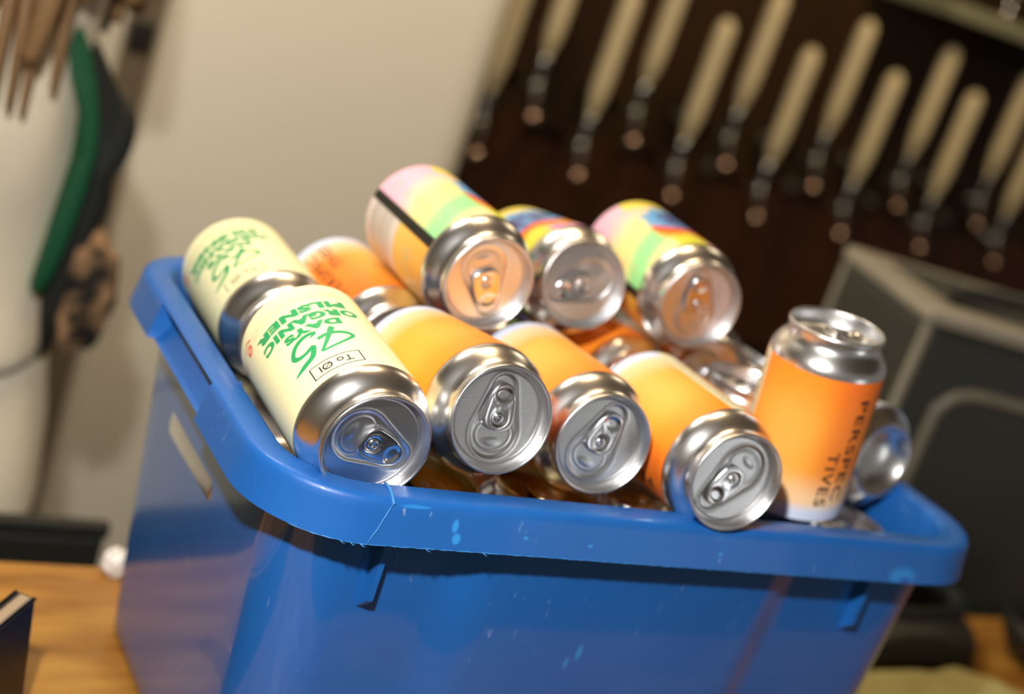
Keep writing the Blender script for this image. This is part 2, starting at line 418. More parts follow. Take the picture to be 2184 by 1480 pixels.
# yellow pilsner label; origin of the drawing at s = 48 mm
pr = []
def sc(VF, kx, ky): return [(v[0]*kx, v[1]*(ky if v[1] > 0 else 1), 0) for v in VF[0]], VF[1]
W0 = .048
pr.append((1, wrap(sc(ribbon([mm(1.8, 7.4), mm(-7, 5.6), mm(-14, 2.6), mm(-18.2, -.8), mm(-16.6, -3.8), mm(-11.5, -6.0), mm(-5, -6.4), mm(1.0, -5.0)], mm(1.6, 2.0, 2.2, 2.6, 2.8, 2.6, 2.8, 2.4)), .84, .85), 0, W0)))
pr.append((1, wrap(sc(ribbon([mm(2.6, 7.4), mm(-.6, 2.5), mm(-5, -4), mm(-9.0, -10.4), mm(-10.4, -12)], mm(1.8, 2.2, 2.8, 3.8, 2.6)), .84, .85), 0, W0, .0001)))
pr.append((1, wrap(sc(ribbon([mm(23, 12.6), mm(16, 10.4), mm(9.2, 7.4), mm(6.4, 2.6), mm(5.6, -1.0), mm(10.5, .9), mm(15.5, .8), mm(18.3, -2.6), mm(14.6, -8.4), mm(7.4, -11.8), mm(.6, -11.4), mm(4.4, -8.6)], mm(.6, 3.8, 3.6, 3.4, 3.0, 2.6, 3.2, 3.2, 3.0, 2.8, 2.6, .5)), .84, .85), 0, W0)))
for s_, x0, x1, y0, y1 in (('DAYS', -15, 15, -20.8, -14.0), ('ORGANIC', -27, 27, -30, -22.4), ('PILSNER', -23, 28, -39.2, -31.8)):
    pr.append((1, wrap(tbox(s_, x0, x1, y0, y1, bold=.075, spacing=1.12), 0, W0)))
for b in ((-13, 13.6, 12.5, 14.05), (-13, 23.2, 12.5, 23.65)): pr.append((2, wrap(bar(*mm(*b)), 0, W0)))
for b in ((-13, 13.6, -12.4, 23.6), (11.9, 13.6, 12.5, 23.6)): pr.append((2, wrap(bar(*mm(*b)), 0, W0)))
pr.append((2, wrap(tbox('To Øl', -8.6, 8.0, 16.2, 21.2, bold=.006), 0, W0)))
pr.append((3, wrap(tbox('Ø', 31, 36.5, -48, -41.5, bold=.03), 0, W0)))
pr.append((3, wrap(ribbon([mm(29.5, -48.5), mm(33.5, -51), mm(38, -48.5)], .0010), 0, W0)))
for j, y in enumerate((-43.5, -45.4, -47.3, -49.2)):
    x = -24
    while x < 28:
        l = random.uniform(1.5, 5); pr.append((4, wrap(bar(*mm(x, y, min(28, x+l), y+.55)), 0, W0))); x += l+1.0
for y in (-44, -46, -48): pr.append((3, wrap(bar(*mm(42, y, 48, y+.4)), 0, W0)))
YEL = (.93, .87, .50)
ME_YEL = label_mesh('label', lambda u, s: YEL, pr, [GREEN, BLACK, REDI, TINY], du=.0035, ds=.01)
# orange label : cream strip at u = 0, lettering 54 mm round from it
def orange(u, s):
    t = (s-20)/86
    top = (.93, .27, .02); midc = (.97, .40, .05); low = (.95, .62, .34); blu = (.66, .74, .95)
    c = mix(top, midc, sstep(0, .4, t)); c = mix(c, low, sstep(.62, .86, t)); c = mix(c, blu, sstep(.86, .955, t))
    du = abs(((u-64+103.7) % 207.4)-103.7)
    c = mix(c, mix((.80, .085, .01), c, sstep(.55, .9, t)), .55*(1-sstep(6, 28, du)))
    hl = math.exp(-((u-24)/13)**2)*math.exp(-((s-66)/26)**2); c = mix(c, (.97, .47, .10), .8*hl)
    if -10.5 < u < 0:
        c = (.80, .73, .46)
    return c
prO = []
prO.append((1, wrap(rot90(tbox('PERSPEC', 0, 62, 0, 7, spacing=1.12, bold=.016)), .0635, .031)))
prO.append((1, wrap(rot90(tbox('TIVES', 0, 34, 0, 7, spacing=1.12, bold=.016)), .0535, .0625)))
for i in range(15):
    yy = 28+i*4.6; x = -9.2
    for q in range(3):
        l = random.uniform(2.0, 4.3); prO.append((2, wrap(rot90(bar(*mm(yy-28, x+28*0+q*3.0, yy-28+l, x+.5+q*3.0))), 0, .024)))
ME_ORA = label_mesh('label', orange, prO, [BROWNI, BLACK])
# many-coloured label : black strip at u=0, gradient panel with abstract figure on -u side, barcode and orange panels on +u side
def colour(u, s):
    if -3.2 < u < 3.2 or abs(u) > 96: return (.02, .018, .014)
    n = noise.noise(Vector((u*.09, s*.09, 3.1)))*3
    if u < 0:
        a = -u-3; x = a
        pink = (.90, .50, .60); yel = (.93, .80, .30); grn = (.34, .75, .30); crm = (.92, .82, .45)
        p = s+n*2
        diag = (104-s)+a*.55          # 0 at the far corner
        c = mix(pink, yel, sstep(22, 56, diag+n*2)); c = mix(c, grn, sstep(58, 76, diag)*(1-sstep(84, 100, diag))); c = mix(c, crm, sstep(86, 108, diag)*.9)
        # abstract figure
        fx = x-62; fy = s-66
        d = math.hypot(fx/24, fy/26)+noise.noise(Vector((u*.16, s*.16, 0)))*.22
        band = (fx*.25+(s-50))+n*2
        if 34 < x < 92:
            if d < 1.0: c = (.16, .40, .70)
            if d < .62: c = (.07, .035, .16) if noise.noise(Vector((u*.22, s*.22, 7))) > -.05 else (.14, .34, .62)
            if 36 < x and -17 < band < 1 and d < 1.5: c = (.80, .07, .02) if band > -9 else (.90, .38, .03)
            if band <= -17 and x > 40: c = mix((.75, .70, .06), (.85, .25, .60), sstep(56, 66, x+n))
            if s > 93: c = (.86, .68, .10)
        return c
    if u < 50:
        if s < 62: return mix((.92, .42, .06), (.93, .55, .12), sstep(20, 62, s))
        q = (s-62)/44
        return (.76, .64, .55) if (q < .18 or q > .82) else ((.44, .38, .32) if int(q*34) % 3 == 0 else (.66, .57, .48))
    return mix((.93, .60, .20), (.85, .25, .45), sstep(50, 96, u))
prC = []
for i in range(5): prC.append((1, wrap(ribbon([mm(-9-i*0, 0+0), mm(-12, 2), mm(-15, 0), mm(-12, -2), mm(-9, 0)], .0006), 0, .034+i*.0145)))
prC.append((1, wrap(tbox('Ø', 12, 19, 0, 8), 0, .046)))
prC.append((1, wrap(rot90(tbox('II', 0, 9, 0, 2.2)), .0225, .040)))
ME_COL = label_mesh('label', colour, prC, [TINY])
# plain silver wrapped labels for the partly hidden cans
ME_RED = label_mesh('label', lambda u, s: (.42, .06, .02), [], [], du=.004, ds=.02)

def quat(ux, a):
    z = Vector(a).normalized(); x = Vector(ux); x = (x-z*x.dot(z)).normalized(); y = z.cross(x)
    return Matrix((x, y, z)).transposed().to_quaternion()
def can(base, ux, axis, roll, tab, kind, label, cat='drink can', group=None, lab_label=None):
    q = quat(ux, axis) @ Quaternion((0, 0, 1), math.radians(roll))
    e = empty('drink_can', base, label, cat, group, q)
    def part(nm, me, par, rz=0):
        o = bpy.data.objects.new(nm, me); COL.objects.link(o); o.parent = par; o.rotation_euler = (0, 0, rz); return o
    part('can_body', ME_BODY, e)
    if kind: part('label', {'yellow': ME_YEL, 'orange': ME_ORA, 'colour': ME_COL, 'red': ME_RED}[kind], e)
    rz = math.radians(tab-roll-90)
    gold = kind == 'red'
    part('can_lid', ME_LIDG if gold else ME_LID, e, rz)
    t = part('pull_tab', ME_TABG if gold else ME_TAB, e, rz); part('rivet', ME_RIV, t)
    return e
CANS = [
 # base, ux, axis, roll, tab, kind, label, group
 ((0.0468, 0.1306, 0.0222), (-1, -0.0094, 0), (0.0094, -0.9986, -0.0526), -55, 159, 'yellow', 'front yellow can with green lettering, its dark lid resting over the near left bin corner'),
 ((0.061, 0.2891, 0.0034), (-1, 0.0165, 0), (-0.0165, -1, -0.0015), -44.7, 240, 'yellow', 'blurred yellow can with green lettering in the back left corner of the bin'),
 ((0.1143, 0.1344, 0.0150), (-0.9994, 0.0342, 0), (-0.0336, -0.9832, 0.1795), 60, 270, 'orange', 'orange can lying in the front row, touching the front yellow can'),
 ((0.1885, 0.1449, 0.0144), (-0.9968, 0.0805, 0), (-0.0801, -0.9925, 0.0923), 70, 252, 'orange', 'orange can in the middle of the front row, tab pointing up right'),
 ((0.2526, 0.1137, 0.02), (-0.9967, 0.0816, 0), (-0.0814, -0.9949, 0.0588), -82.8, 54, 'orange', 'orange can with a cream side strip, lying beside the upright can'),
 ((0.1482, 0.2527, 0.0674), (-1, -0.0045, 0), (0.0045, -1, -0.0124), -18.7, 114, 'colour', 'many-coloured can with a black stripe and barcode panel, highest on the left of the pile'),
 ((0.2436, 0.2799, 0.0464), (-0.991, 0.1336, 0), (-0.1315, -0.9751, 0.1784), 57, 30, 'colour', 'many-coloured can in the top row, wedged between two others like it'),
 ((0.3092, 0.2565, 0.0744), (-0.9929, 0.1187, 0), (-0.1187, -0.9929, 0.001), 12.6, 282, 'colour', 'many-coloured can at the right end of the top row'),
 ((0.3362, 0.0577, -0.0107), (0, 0.9998, 0.0197), (-0.1338, -0.0196, 0.9908), 73.9, 243, 'orange', 'orange can standing upright at the right of the bin'),
 ((0.1274, 0.2926, 0.0016), (-1, 0.0058, 0), (-0.0058, -0.9997, 0.0248), -152, 189, 'orange', 'blurred orange can with dark lettering lying beneath the leftmost many-coloured can'),
 ((0.2879, 0.2676, -0.0014), (-0.9989, 0.046, 0), (-0.0459, -0.9956, 0.0813), 80, 111, 'orange', 'deep orange can half hidden under the top row, behind the can with the cream strip'),
 ((0.3528, 0.2832, 0.0216), (-0.9989, 0.0473, 0), (-0.0473, -0.9989, -0.0061), 40, 153, None, 'bare silver can lid beneath the right end of the top row'),
]
for c in CANS: can(*c)
# can lying with its domed base to the front, right of the upright can
Jax = Vector((.1229, -.984, .1291)).normalized(); Jc = Vector((.4252, .0803, .0165))
can(tuple(Jc), (1, .12, 0), tuple(-Jax), 20, 0, 'orange', 'can lying with its round hollow base outwards, at the right end of the bin')
can((.415, .267, -.090), (1, 0, 0), (0, -.45, .90), 200, 40, None, 'silver can shoulder showing between the upright can and the bare silver lid')
can((.337, .124, -.075), (1, 0, 0), (.0, -.0, 1), 60, 40, 'yellow', 'pale yellow can mostly hidden behind the upright orange can')
can((.2065, .287, -.004), (-1, 0, 0), (0, -1, .02), 0, 120, None, 'bare silver can in the dark gap behind the middle orange can')
# lower layer, seen in the gaps over the front rim
can((.105, .066, -.131), (1, 0, 0), (.0, -.05, 1), 0, 100, 'red', 'gold-lidded can standing low under the first orange can of the front row')
can((.173, .066, -.130), (1, 0, 0), (.015, -.05, 1), 0, 20, 'red', 'gold-lidded can standing low under the middle orange can of the front row')
can((.242, .065, -.128), (1, 0, 0), (-.02, -.04, 1), 0, 200, None, 'bare silver can rim low behind the front rim, left of the cream-striped can')
can((.402, .070, -.136), (1, 0, 0), (.0, .0, 1), 0, 80, None, 'bare silver can standing low, right of the upright can')
for i, (x, y) in enumerate(((.054, .222), (.122, .222), (.190, .222), (.258, .222))):
    can((x, y, -.068), (-1, 0, 0), (0, -1, .02), 30*i, 50*i, 'red' if i % 2 else None, 'dark can lying in the lower layer of the full bin', group='cans of the lower layer')

# ------------------------------------------------------------------ blue bin
BW, BD, WIN, RH, RR = .464, .306, .0150, .0221, .0519
NEXTRA = [0.0]
def ring(off, z, kind):
    """closed loop; off = outset of the rim rectangle; kind selects local shaping"""
    x0, y0, x1, y1 = -off, -off, BW+off, BD+off
    if kind == 'body':
        t = max(0, min(1, (-z-.006)/(.234-.006)))
        x0 += .018*t; y0 += .010*t; x1 -= .006*t; y1 -= .012*t
    r = max(.004, RR+off)
    P = []
    def arc(cx, cy, a0):
        for k in range(13):
            a = a0+PI/2*k/12; P.append([cx+r*math.cos(a), cy+r*math.sin(a)])
    arc(x0+r, y0+r, PI)
    for k in range(1, 40): P.append([x0+r+(x1-x0-2*r)*k/40, y0])
    arc(x1-r, y0+r, 1.5*PI)
    for k in range(1, 20): P.append([x1, y0+r+(y1-y0-2*r)*k/20])
    arc(x1-r, y1-r, 0)
    for k in range(1, 40): P.append([x1-r-(x1-x0-2*r)*k/40, y1])
    arc(x0+r, y1-r, .5*PI)
    ys = [.235, .2145, .2125, .20, .185, .17, .155, .14, .125, .1125, .1105, .09, .075]
    for yv in ys: P.append([x0, yv])
    if kind == 'body':
        for p in P:
            if abs(p[1]-y0) < .002:     # raised middle panel of the front
                e = sstep(.105, .130, p[0])*(1-sstep(.312, .322, p[0])); p[1] -= .0055*e
            if abs(p[1]-y1) < .002:
                e = sstep(.105, .130, p[0])*(1-sstep(.312, .322, p[0])); p[1] += .0055*e
    if kind == 'lip':
        k = sstep(-.0015, -.004, z)
        for p in P:
            if abs(p[0]-x0) < .0005 and .1120 < p[1] < .2130: p[0] += .0105*k*(1-.65*sstep(-.0175, -.0221, z))
            if abs(p[0]-x1) < .0005 and .1120 < p[1] < .2130: p[0] -= .0075*k
    return [(p[0], p[1], z) for p in P]
FLs = .0036
loops = []
def L_(o, z, k): loops.append(ring(o, z, k))
bo = -.0167
L_(bo-.0035, TB+.004, 'body'); L_(bo-.003, -.20, 'body'); L_(bo-.0028, -.10, 'body'); L_(bo-.0026, -.03, 'body'); L_(bo-.0016, -.006, 'in')
L_(-.0165, -.0025, 'in'); L_(-.0155, -.0008, 'in'); L_(-.0140, 0, 'in'); L_(-.0042, 0, 'in'); L_(-.0020, -.0004, 'in'); L_(-.0006, -.0014, 'lip'); L_(.0002, -.003, 'lip')
for k in range(1, 7): L_(.0002+(FLs-.0002)*k/6, -.003-(RH-.003)*k/6, 'lip')
L_(FLs-.0018, -RH, 'lip'); L_(-.0018, -.004, 'lip'); L_(bo+.002, -.0042, 'in'); L_(bo, -.006, 'body')
for zz in (-.012, -.03, -.06, -.10, -.14, -.18, -.215, TB+.006): L_(bo, zz, 'body')
L_(bo-.0015, TB+.002, 'body'); L_(bo-.0045, TB+.0002, 'body')
n = len(loops[0]); V = [p for l in loops for p in l]; F = []
for i in range(len(loops)-1):
    for k in range(n): F.append((i*n+k, i*n+(k+1) % n, (i+1)*n+(k+1) % n, (i+1)*n+k))
F.append(tuple(range(n))); F.append(tuple((len(loops)-1)*n+k for k in range(n))[::-1])
bin_e = empty('storage_bin', (BW/2, BD/2, TB), 'scuffed blue plastic bin full of drink cans, standing on the wooden table', 'bin')
def to_bin(o): o.parent = bin_e; o.location = Vector(o.location)-Vector((BW/2, BD/2, TB)); return o
V = [tuple(v) for v in V]
tub = mesh('bin_tub', V, F, BLUE); 
bm = bmesh.new(); bm.from_mesh(tub.data); bmesh.ops.recalc_face_normals(bm, faces=bm.faces[:]); bm.to_mesh(tub.data); bm.free()
shade_auto(tub, 32); to_bin(tub)
# hanging gussets under the rim
def gusset(x, y, dx, dy, zb=-.060):
    # plate standing off the body by (dx,dy), 2.4 mm thick
    d = Vector((dx, dy, 0)); nn = Vector((-d.y, d.x, 0)).normalized()*.0016; P = Vector((x, y, 0)); L = d.length; d.normalize()
    prof = [(0, -.004), (L, -.004), (L, zb), (0, zb-.010)]
    V = [P+d*a+Vector((0, 0, b))+nn for a, b in prof]+[P+d*a+Vector((0, 0, b))-nn for a, b in prof]; k = len(prof)
    F = [tuple(range(k)), tuple(range(2*k-1, k-1, -1))]+[(i, i+k, (i+1) % k+k, (i+1) % k) for i in range(k)]
    o = mesh('gusset', V, F, BLUE, smooth=False); to_bin(o); return o
gusset(.067, .0215, 0, -.0105); gusset(.380, .0215, 0, -.0105); gusset(.020, .122, -.012, 0, -.034)
# crack in the near corner of the rim and the ragged lower edge
def rimpt(x, z, out=.0002):
    t = max(0, (-z-.003)/(RH-.003)); off = .0002+(FLs-.0002)*t+out
    if x < RR:
        # on the corner arc: parametrise so the surface y follows the arc
        r = RR+off; dx = RR-x; y = RR-math.sqrt(max(0, r*r-dx*dx))
    else: y = -off
    return Vector((x, y, z))
cr = [Vector((.0570, .0150, .0003)), Vector((.0572, .009, .0004)), Vector((.0560, .003, .0002)), rimpt(.0562, -.0022, .0004)]
for k in range(9):
    z = -.003-.0188*k/8; cr.append(rimpt(.0562-.0082*k/8+random.uniform(-.0004, .0004), z))
to_bin(mesh('rim_crack', *tube(cr, [.0006, .0008, .0007, .0009]+[random.uniform(.00022, .0005) for _ in range(9)], 6), EDGEB))
g = G(); rag = []
for k in range(240):
    x = .014+.394*k/239; rag.append(rimpt(x, -RH-.0000, .0001)+Vector((0, random.uniform(-.0001, .0001), random.uniform(-.00015, .0001))))
g.add(tube(rag, [random.uniform(.0001, .00038)*(1 if i < 130 else .6) for i in range(240)], 6))
for k in range(6):
    x = random.uniform(.02, .12); p = rimpt(x, -RH); g.add(tube([p, p+Vector((.0015, -.0008, -.0009)), p+Vector((.0032, -.0002, -.0012))], [.0002, .0003, .0001], 5))
to_bin(g.obj('rim_burr', EDGEB))

# ------------------------------------------------------------------ table
tbl = empty('wooden_table', (.3, .06, FL), 'orange-brown varnished wooden table under the blue bin', 'table')
def par(o, e): o.parent = e; o.location = Vector(o.location)-Vector(e.location); return o
par(box('tabletop', (-.75, -.20, TB-.035), (1.6, .327, TB), WOOD, bevel=.003), tbl)
for x in (-.68, 1.53):
    for y in (-.14, .26): par(box('leg', (x-.03, y-.03, FL), (x+.03, y+.03, TB-.035), WOOD, bevel=.004), tbl)

# black upright slab at the near left of the table
se = empty('upright_slab', (-.105, .075, TB), 'glossy black upright slab with worn top edge, left of the bin', 'panel')
dv = Vector((-.60, -.80, 0)); nv = Vector((-.80, .60, 0)); P0 = Vector((-.0465, .150, 0))
def slab(name, d0, d1, n0, n1, z0, z1, m, bev):
    bm = bmesh.new(); bmesh.ops.create_cube(bm, size=1)
    for v in bm.verts:
        d = d0+(d1-d0)*(v.co.x+.5); nn = n0+(n1-n0)*(v.co.y+.5); z = z0+(z1-z0)*(v.co.z+.5)
        p = P0+dv*d+nv*nn; v.co = Vector((p.x+(-.1532-z)/.08*.009, p.y, z))
    bmesh.ops.bevel(bm, geom=bm.edges[:], offset=bev, segments=3, affect='EDGES', profile=.5); bmesh.ops.recalc_face_normals(bm, faces=bm.faces[:])
    return par(bm_obj(name, bm, m), se)
slab('slab_body', 0, .21, 0, .0105, TB, -.1532, GLOSSBLK, .0014)
slab('top_edge', .0014, .2085, .0015, .0070, -.1540, -.1524, MATS['pale_edge'] if 'pale_edge' in MATS else mat('pale_edge', (.50, .38, .26), .35, .5, bump=(60, .4, (1, 1, 1))), .0006)

# crumpled plastic behind the bin
def blob(name, c, r, m, parent=None, amp=.25, fr=3.0, sub=4, seed=0):
    bm = bmesh.new(); bmesh.ops.create_icosphere(bm, subdivisions=sub, radius=1)
    for v in bm.verts:
        n_ = noise.noise(v.co*fr+Vector((seed, 0, 0)))+.5*noise.noise(v.co*fr*2.3+Vector((0, seed, 0)))
        k = 1+amp*n_; v.co = Vector((c[0]+v.co.x*r[0]*k, c[1]+v.co.y*r[1]*k, c[2]+v.co.z*r[2]*k))
    return bm_obj(name, bm, m, parent, smooth=True)
tag(blob('crumpled_wrapper', (.050, .317, TB+.0085), (.009, .008, .010), PLASTICW, None, .35, 2.4), 'small crumpled white plastic wrapper on the table edge, just behind the bin', 'wrapper')

# things on the table to the right of the bin
def drape(name, poly, z0, h, m, seed, label, cat, fold=22, n_=46):
    """folded cloth: rounded footprint with thickness and creases"""
    cx = sum(p[0] for p in poly)/len(poly); cy = sum(p[1] for p in poly)/len(poly)
    P = catmull([(p[0], p[1], 0) for p in poly], 10, True); N = len(P); V = []; F = []
    S = [1.0, 1.0, .985, .95, .88, .78, .66, .52, .38, .22, .08]; H = [0, .35, .6, .8, .92, 1, 1, 1, 1, 1, 1]
    for s_, hh in zip(S, H):
        for p in P:
            x = cx+(p.x-cx)*s_; y = cy+(p.y-cy)*s_
            q = noise.noise(Vector((x*fold, y*fold*1.6, seed)))
            V.append((x, y, z0+h*hh*(1+.45*q)))
    for i in range(len(S)-1):
        for k in range(N): F.append((i*N+k, i*N+(k+1) % N, (i+1)*N+(k+1) % N, (i+1)*N+k))
    F.append(tuple(range(N))[::-1]); F.append(tuple((len(S)-1)*N+k for k in range(N)))
    return tag(mesh(name, V, F, m), label, cat)
drape('folded_cloth', [(.52, .10), (.60, .19), (.672, .216), (.72, .214), (.775, .222), (.82, .190), (.80, .12), (.66, .06)], TB, .012, CLOTH, 2.2, 'folded olive-yellow cloth lying on the table at the bottom right', 'cloth', 26)
drape('fabric_bag', [(.60, .235), (.665, .262), (.74, .288), (.80, .306), (.835, .298), (.825, .262), (.80, .235), (.72, .2295), (.65, .226)], TB, .030, GREYC, 5.1, 'charcoal fabric bag lying flat on the table between the bin and the grey cabinet', 'bag', 18)
bag_s = tube(catmull([(.70, .275, TB+.034), (.722, .296, TB+.040), (.756, .305, TB+.050), (.800, .300, TB+.046), (.815, .280, TB+.038), (.770, .262, TB+.036), (.728, .262, TB+.034), (.70, .275, TB+.034)], 8), .0085, 10)
tag(mesh('bag_strap', *bag_s, BAGB), 'thick black strap looped on top of the charcoal fabric bag', 'strap')
bw = lathe([(.0005, .002), (.030, .002), (.046, .010), (.056, .026), (.060, .045), (.0575, .045), (.053, .027), (.044, .013), (.028, .006), (.0005, .005)], 48)
bo_ = mesh('black_bowl', *bw, NEARBLACK); bo_.location = (.915, .235, TB-.002); tag(bo_, 'round black bowl at the right edge of the table', 'bowl')

# ------------------------------------------------------------------ grey cabinet standing behind the table on the right
cx0, cx1, cy0, cy1, cz1 = 0, .27, 0, .205, .040
ce = empty('grey_cabinet', (.772, .412, FL), 'dark grey metal cabinet with edges toned paler where lit, standing behind the table', 'cabinet')
ce.rotation_euler.z = math.radians(-17)
def cab(o): o.parent = ce; o.location.z -= FL; return o
cab(box('cabinet_body', (cx0, cy0, FL), (cx1, cy1, cz1-.012), CAB, bevel=.012))
cab(box('cabinet_top', (cx0-.004, cy0-.004, cz1-.016), (cx1+.004, cy1+.004, cz1), CABL, bevel=.006))
cab(box('top_tray', (cx0+.035, cy0+.035, cz1-.002), (cx1-.03, cy1-.03, cz1+.002), CAB, bevel=.0015))
cab(mesh('corner_trim', *tube([(cx0+.004, cy0+.003, FL+.02), (cx0+.004, cy0+.003, cz1-.016)], .0055, 12), CABT))
cab(mesh('corner_trim', *tube([(cx0+.004, cy1-.003, FL+.02), (cx0+.004, cy1-.003, cz1-.016)], .0055, 12), CABT))
pts = [(.044, FL+.5), (.044, -.30), (.044, -.075), (.048, -.052), (.058, -.038), (.080, -.031), (.12, -.030), (.20, -.030), (.222, -.034), (.234, -.050), (.238, -.075), (.238, -.30), (.238, FL+.5)]
cab(mesh('door_trim', *tube(catmull([(a, cy0-.001, b) for a, b in pts], 8), .0065, 10), CABT))
cab(box('door_panel', (.049, cy0-.004, FL+.5), (.233, cy0+.002, -.035), CAB, bevel=.003))
kn = empty('metal_lever', (.84, .44, cz1), 'black lever with a metal ball end lying on top of the grey cabinet', 'lever')
par(mesh('lever', *tube(catmull([(.825, .445, cz1+.012), (.86, .43, cz1+.016), (.90, .41, cz1+.020)], 6), [.009]*12+[.006], 12), NEARBLACK), kn)
bm = bmesh.new(); bmesh.ops.create_uvsphere(bm, u_segments=24, v_segments=14, radius=.0115)
for v in bm.verts: v.co += Vector((.915, .402, cz1+.023))
par(bm_obj('lever_knob', bm, CHROME, smooth=True), kn)

# ------------------------------------------------------------------ black counter behind the table on the left
ct = empty('black_partition', (-.65, .52, FL), 'low black partition behind the table, in front of the person in cream', 'partition')
par(box('partition_board', (-1.5, .5015, FL), (.100, .510, -.312), NEARBLACK, bevel=.004), ct)
par(box('cap_rail', (-1.5, .500, -.312), (.102, .512, -.2985), NEARBLACK, bevel=.003), ct)

# ------------------------------------------------------------------ room
struct(box('floor', (-3.2, -2.6, FL-.05), (4.4, 2.2, FL), FLOORM))
pw = box('wall_back', (-3.2, 1.50, FL), (.857, 1.78, 1.5), PALE, bevel=.075, seg=8); shade_auto(pw, 60); struct(pw)
struct(box('wall_right', (.60, 1.80, FL), (4.4, 1.86, 1.5), DKBROWN))
struct(box('trim_1', (.270, 1.478, FL), (.312, 1.502, 1.5), SHADE, bevel=.004))
struct(box('trim_2', (.270, 1.468, -.090), (.306, 1.482, -.052), NEARBLACK, bevel=.004))
struct(box('wall_left', (-3.25, -2.6, FL), (-3.2, 2.2, 1.5), PALE))
struct(box('ceiling', (-3.2, -2.6, 1.5), (4.4, 2.2, 1.55), CEILM))
sh = empty('wall_shelf', (2.6, 1.68, .330), 'olive coloured shelf board high on the dark wall above the taps', 'shelf')
par(box('board', (1.75, 1.56, .318), (4.0, 1.80, .345), SHELF, bevel=.003), sh)
for x in (2.1, 3.0): par(box('bracket', (x, 1.62, .26), (x+.02, 1.80, .318), NEARBLACK, bevel=.002), sh)
struct(box('trim_3', (.62, 1.775, -.45), (4.4, 1.80, -.10), mat('dark_red_wood', (.045, .015, .004), .5, 0, .2, var=(5, .4, (1, 1, 8)))))
for i, (x, z) in enumerate(((1.985, .352), (2.185, .352))):
    V_, F_ = lathe([(.0003, 0), (.022, 0), (.022, .004), (.004, .012), (.004, .05), (.020, .075), (.028, .11), (.024, .13), (.0225, .13), (.026, .11), (.018, .078), (.0003, .066)], 32)
    o = mesh('stemmed_glass', V_, F_, CHROME); o.location = (x, 1.66, .345)
    tag(o, ('left' if i == 0 else 'right')+' one of the two small shiny goblets on the olive shelf', 'goblet', 'goblets on the shelf')

# beer taps: two staggered rows of ivory handles on chrome faucets
h_prof = [(.0045, 0), (.0075, .008), (.0115, .024), (.0150, .046), (.0160, .070), (.0163, .120), (.0166, .170), (.0166, .200), (.0150, .213), (.0105, .221), (.004, .2255), (.0003, .226)]
ME_H = me_of('tap_handle', lathe(h_prof, 28), IVORY)
ME_FER = me_of('ferrule', lathe([(.0003, -.040), (.006, -.040), (.0065, -.030), (.0045, -.026), (.0050, -.020), (.0105, -.016), (.0105, -.006), (.0075, -.002), (.0080, .004), (.0003, .004)], 28), DCHR)
def faucet_geo():
    g = G(); bm = bmesh.new(); bmesh.ops.create_uvsphere(bm, u_segments=24, v_segments=14, radius=.0125)
    V = [tuple(v.co+Vector((0, 0, -.052))) for v in bm.verts]; F = [tuple(x.index for x in f.verts) for f in bm.faces]; bm.free(); g.add((V, F))
    g.add(tube([(0, 0, -.052), (0, .05, -.060), (0, .10, -.060)], .0085, 16)); return g
gf = faucet_geo(); ME_FAU = me_of('faucet', (gf.V, gf.F), DCHR)
gs = G(); gs.add(tube(catmull([(0, 0, -.056), (0, -.012, -.074), (0, -.016, -.095), (0, -.016, -.110)], 6), [.009]*10+[.0078]*20, 16))
ME_SP = me_of('spout', (gs.V, gs.F), BRONZE)
bmk = bmesh.new(); bmesh.ops.create_uvsphere(bmk, u_segments=24, v_segments=14, radius=.0105)  # copper ball added to each spout to glint as a highlight disc
ME_BUT = bpy.data.meshes.new('spout_glint'); 
for v in bmk.verts: v.co += Vector((0, -.020, -.100))
bmk.to_mesh(ME_BUT); bmk.free(); ME_BUT.materials.append(COPPER); ME_BUT.polygons.foreach_set('use_smooth', [True]*len(ME_BUT.polygons))
ME_FL = me_of('wall_flange', ([(v[0], .165-v[2], v[1]-.060) for v in lathe([(.0003, 0), (.022, 0), (.022, .006), (.012, .012), (.012, .07)], 28)[0]], lathe([(.0003, 0), (.022, 0), (.022, .006), (.012, .012), (.012, .07)], 28)[1]), DCHR)
lower = [(.897, -.045), (1.10, -.042), (1.305, -.040), (1.506, -.042), (1.719, -.037), (1.933, -.026), (2.15, -.020)]
upper = [(.78, .031), (.995, .033), (1.205, .034), (1.418, .034), (1.635, .036), (1.86, .040), (2.09, .044)]
ordn = ['first', 'second', 'third', 'fourth', 'fifth', 'sixth', 'seventh']
for row, nm in ((upper, 'upper'), (lower, 'lower')):
    for i, (x, z) in enumerate(row):
        y = 1.60 if nm == 'lower' else 1.63
        e = empty('beer_tap', (x, y, z), '%s beer tap from the left in the %s row on the dark wall, ivory handle' % (ordn[i], nm), 'beer tap', 'beer taps on the dark wall')
        for me, pn in ((ME_H, 'tap_handle'), (ME_FER, 'ferrule'), (ME_FAU, 'faucet'), (ME_SP, 'spout'), (ME_BUT, 'spout_glint'), (ME_FL, 'wall_flange')):
            o = bpy.data.objects.new(pn, me); COL.objects.link(o); o.parent = e

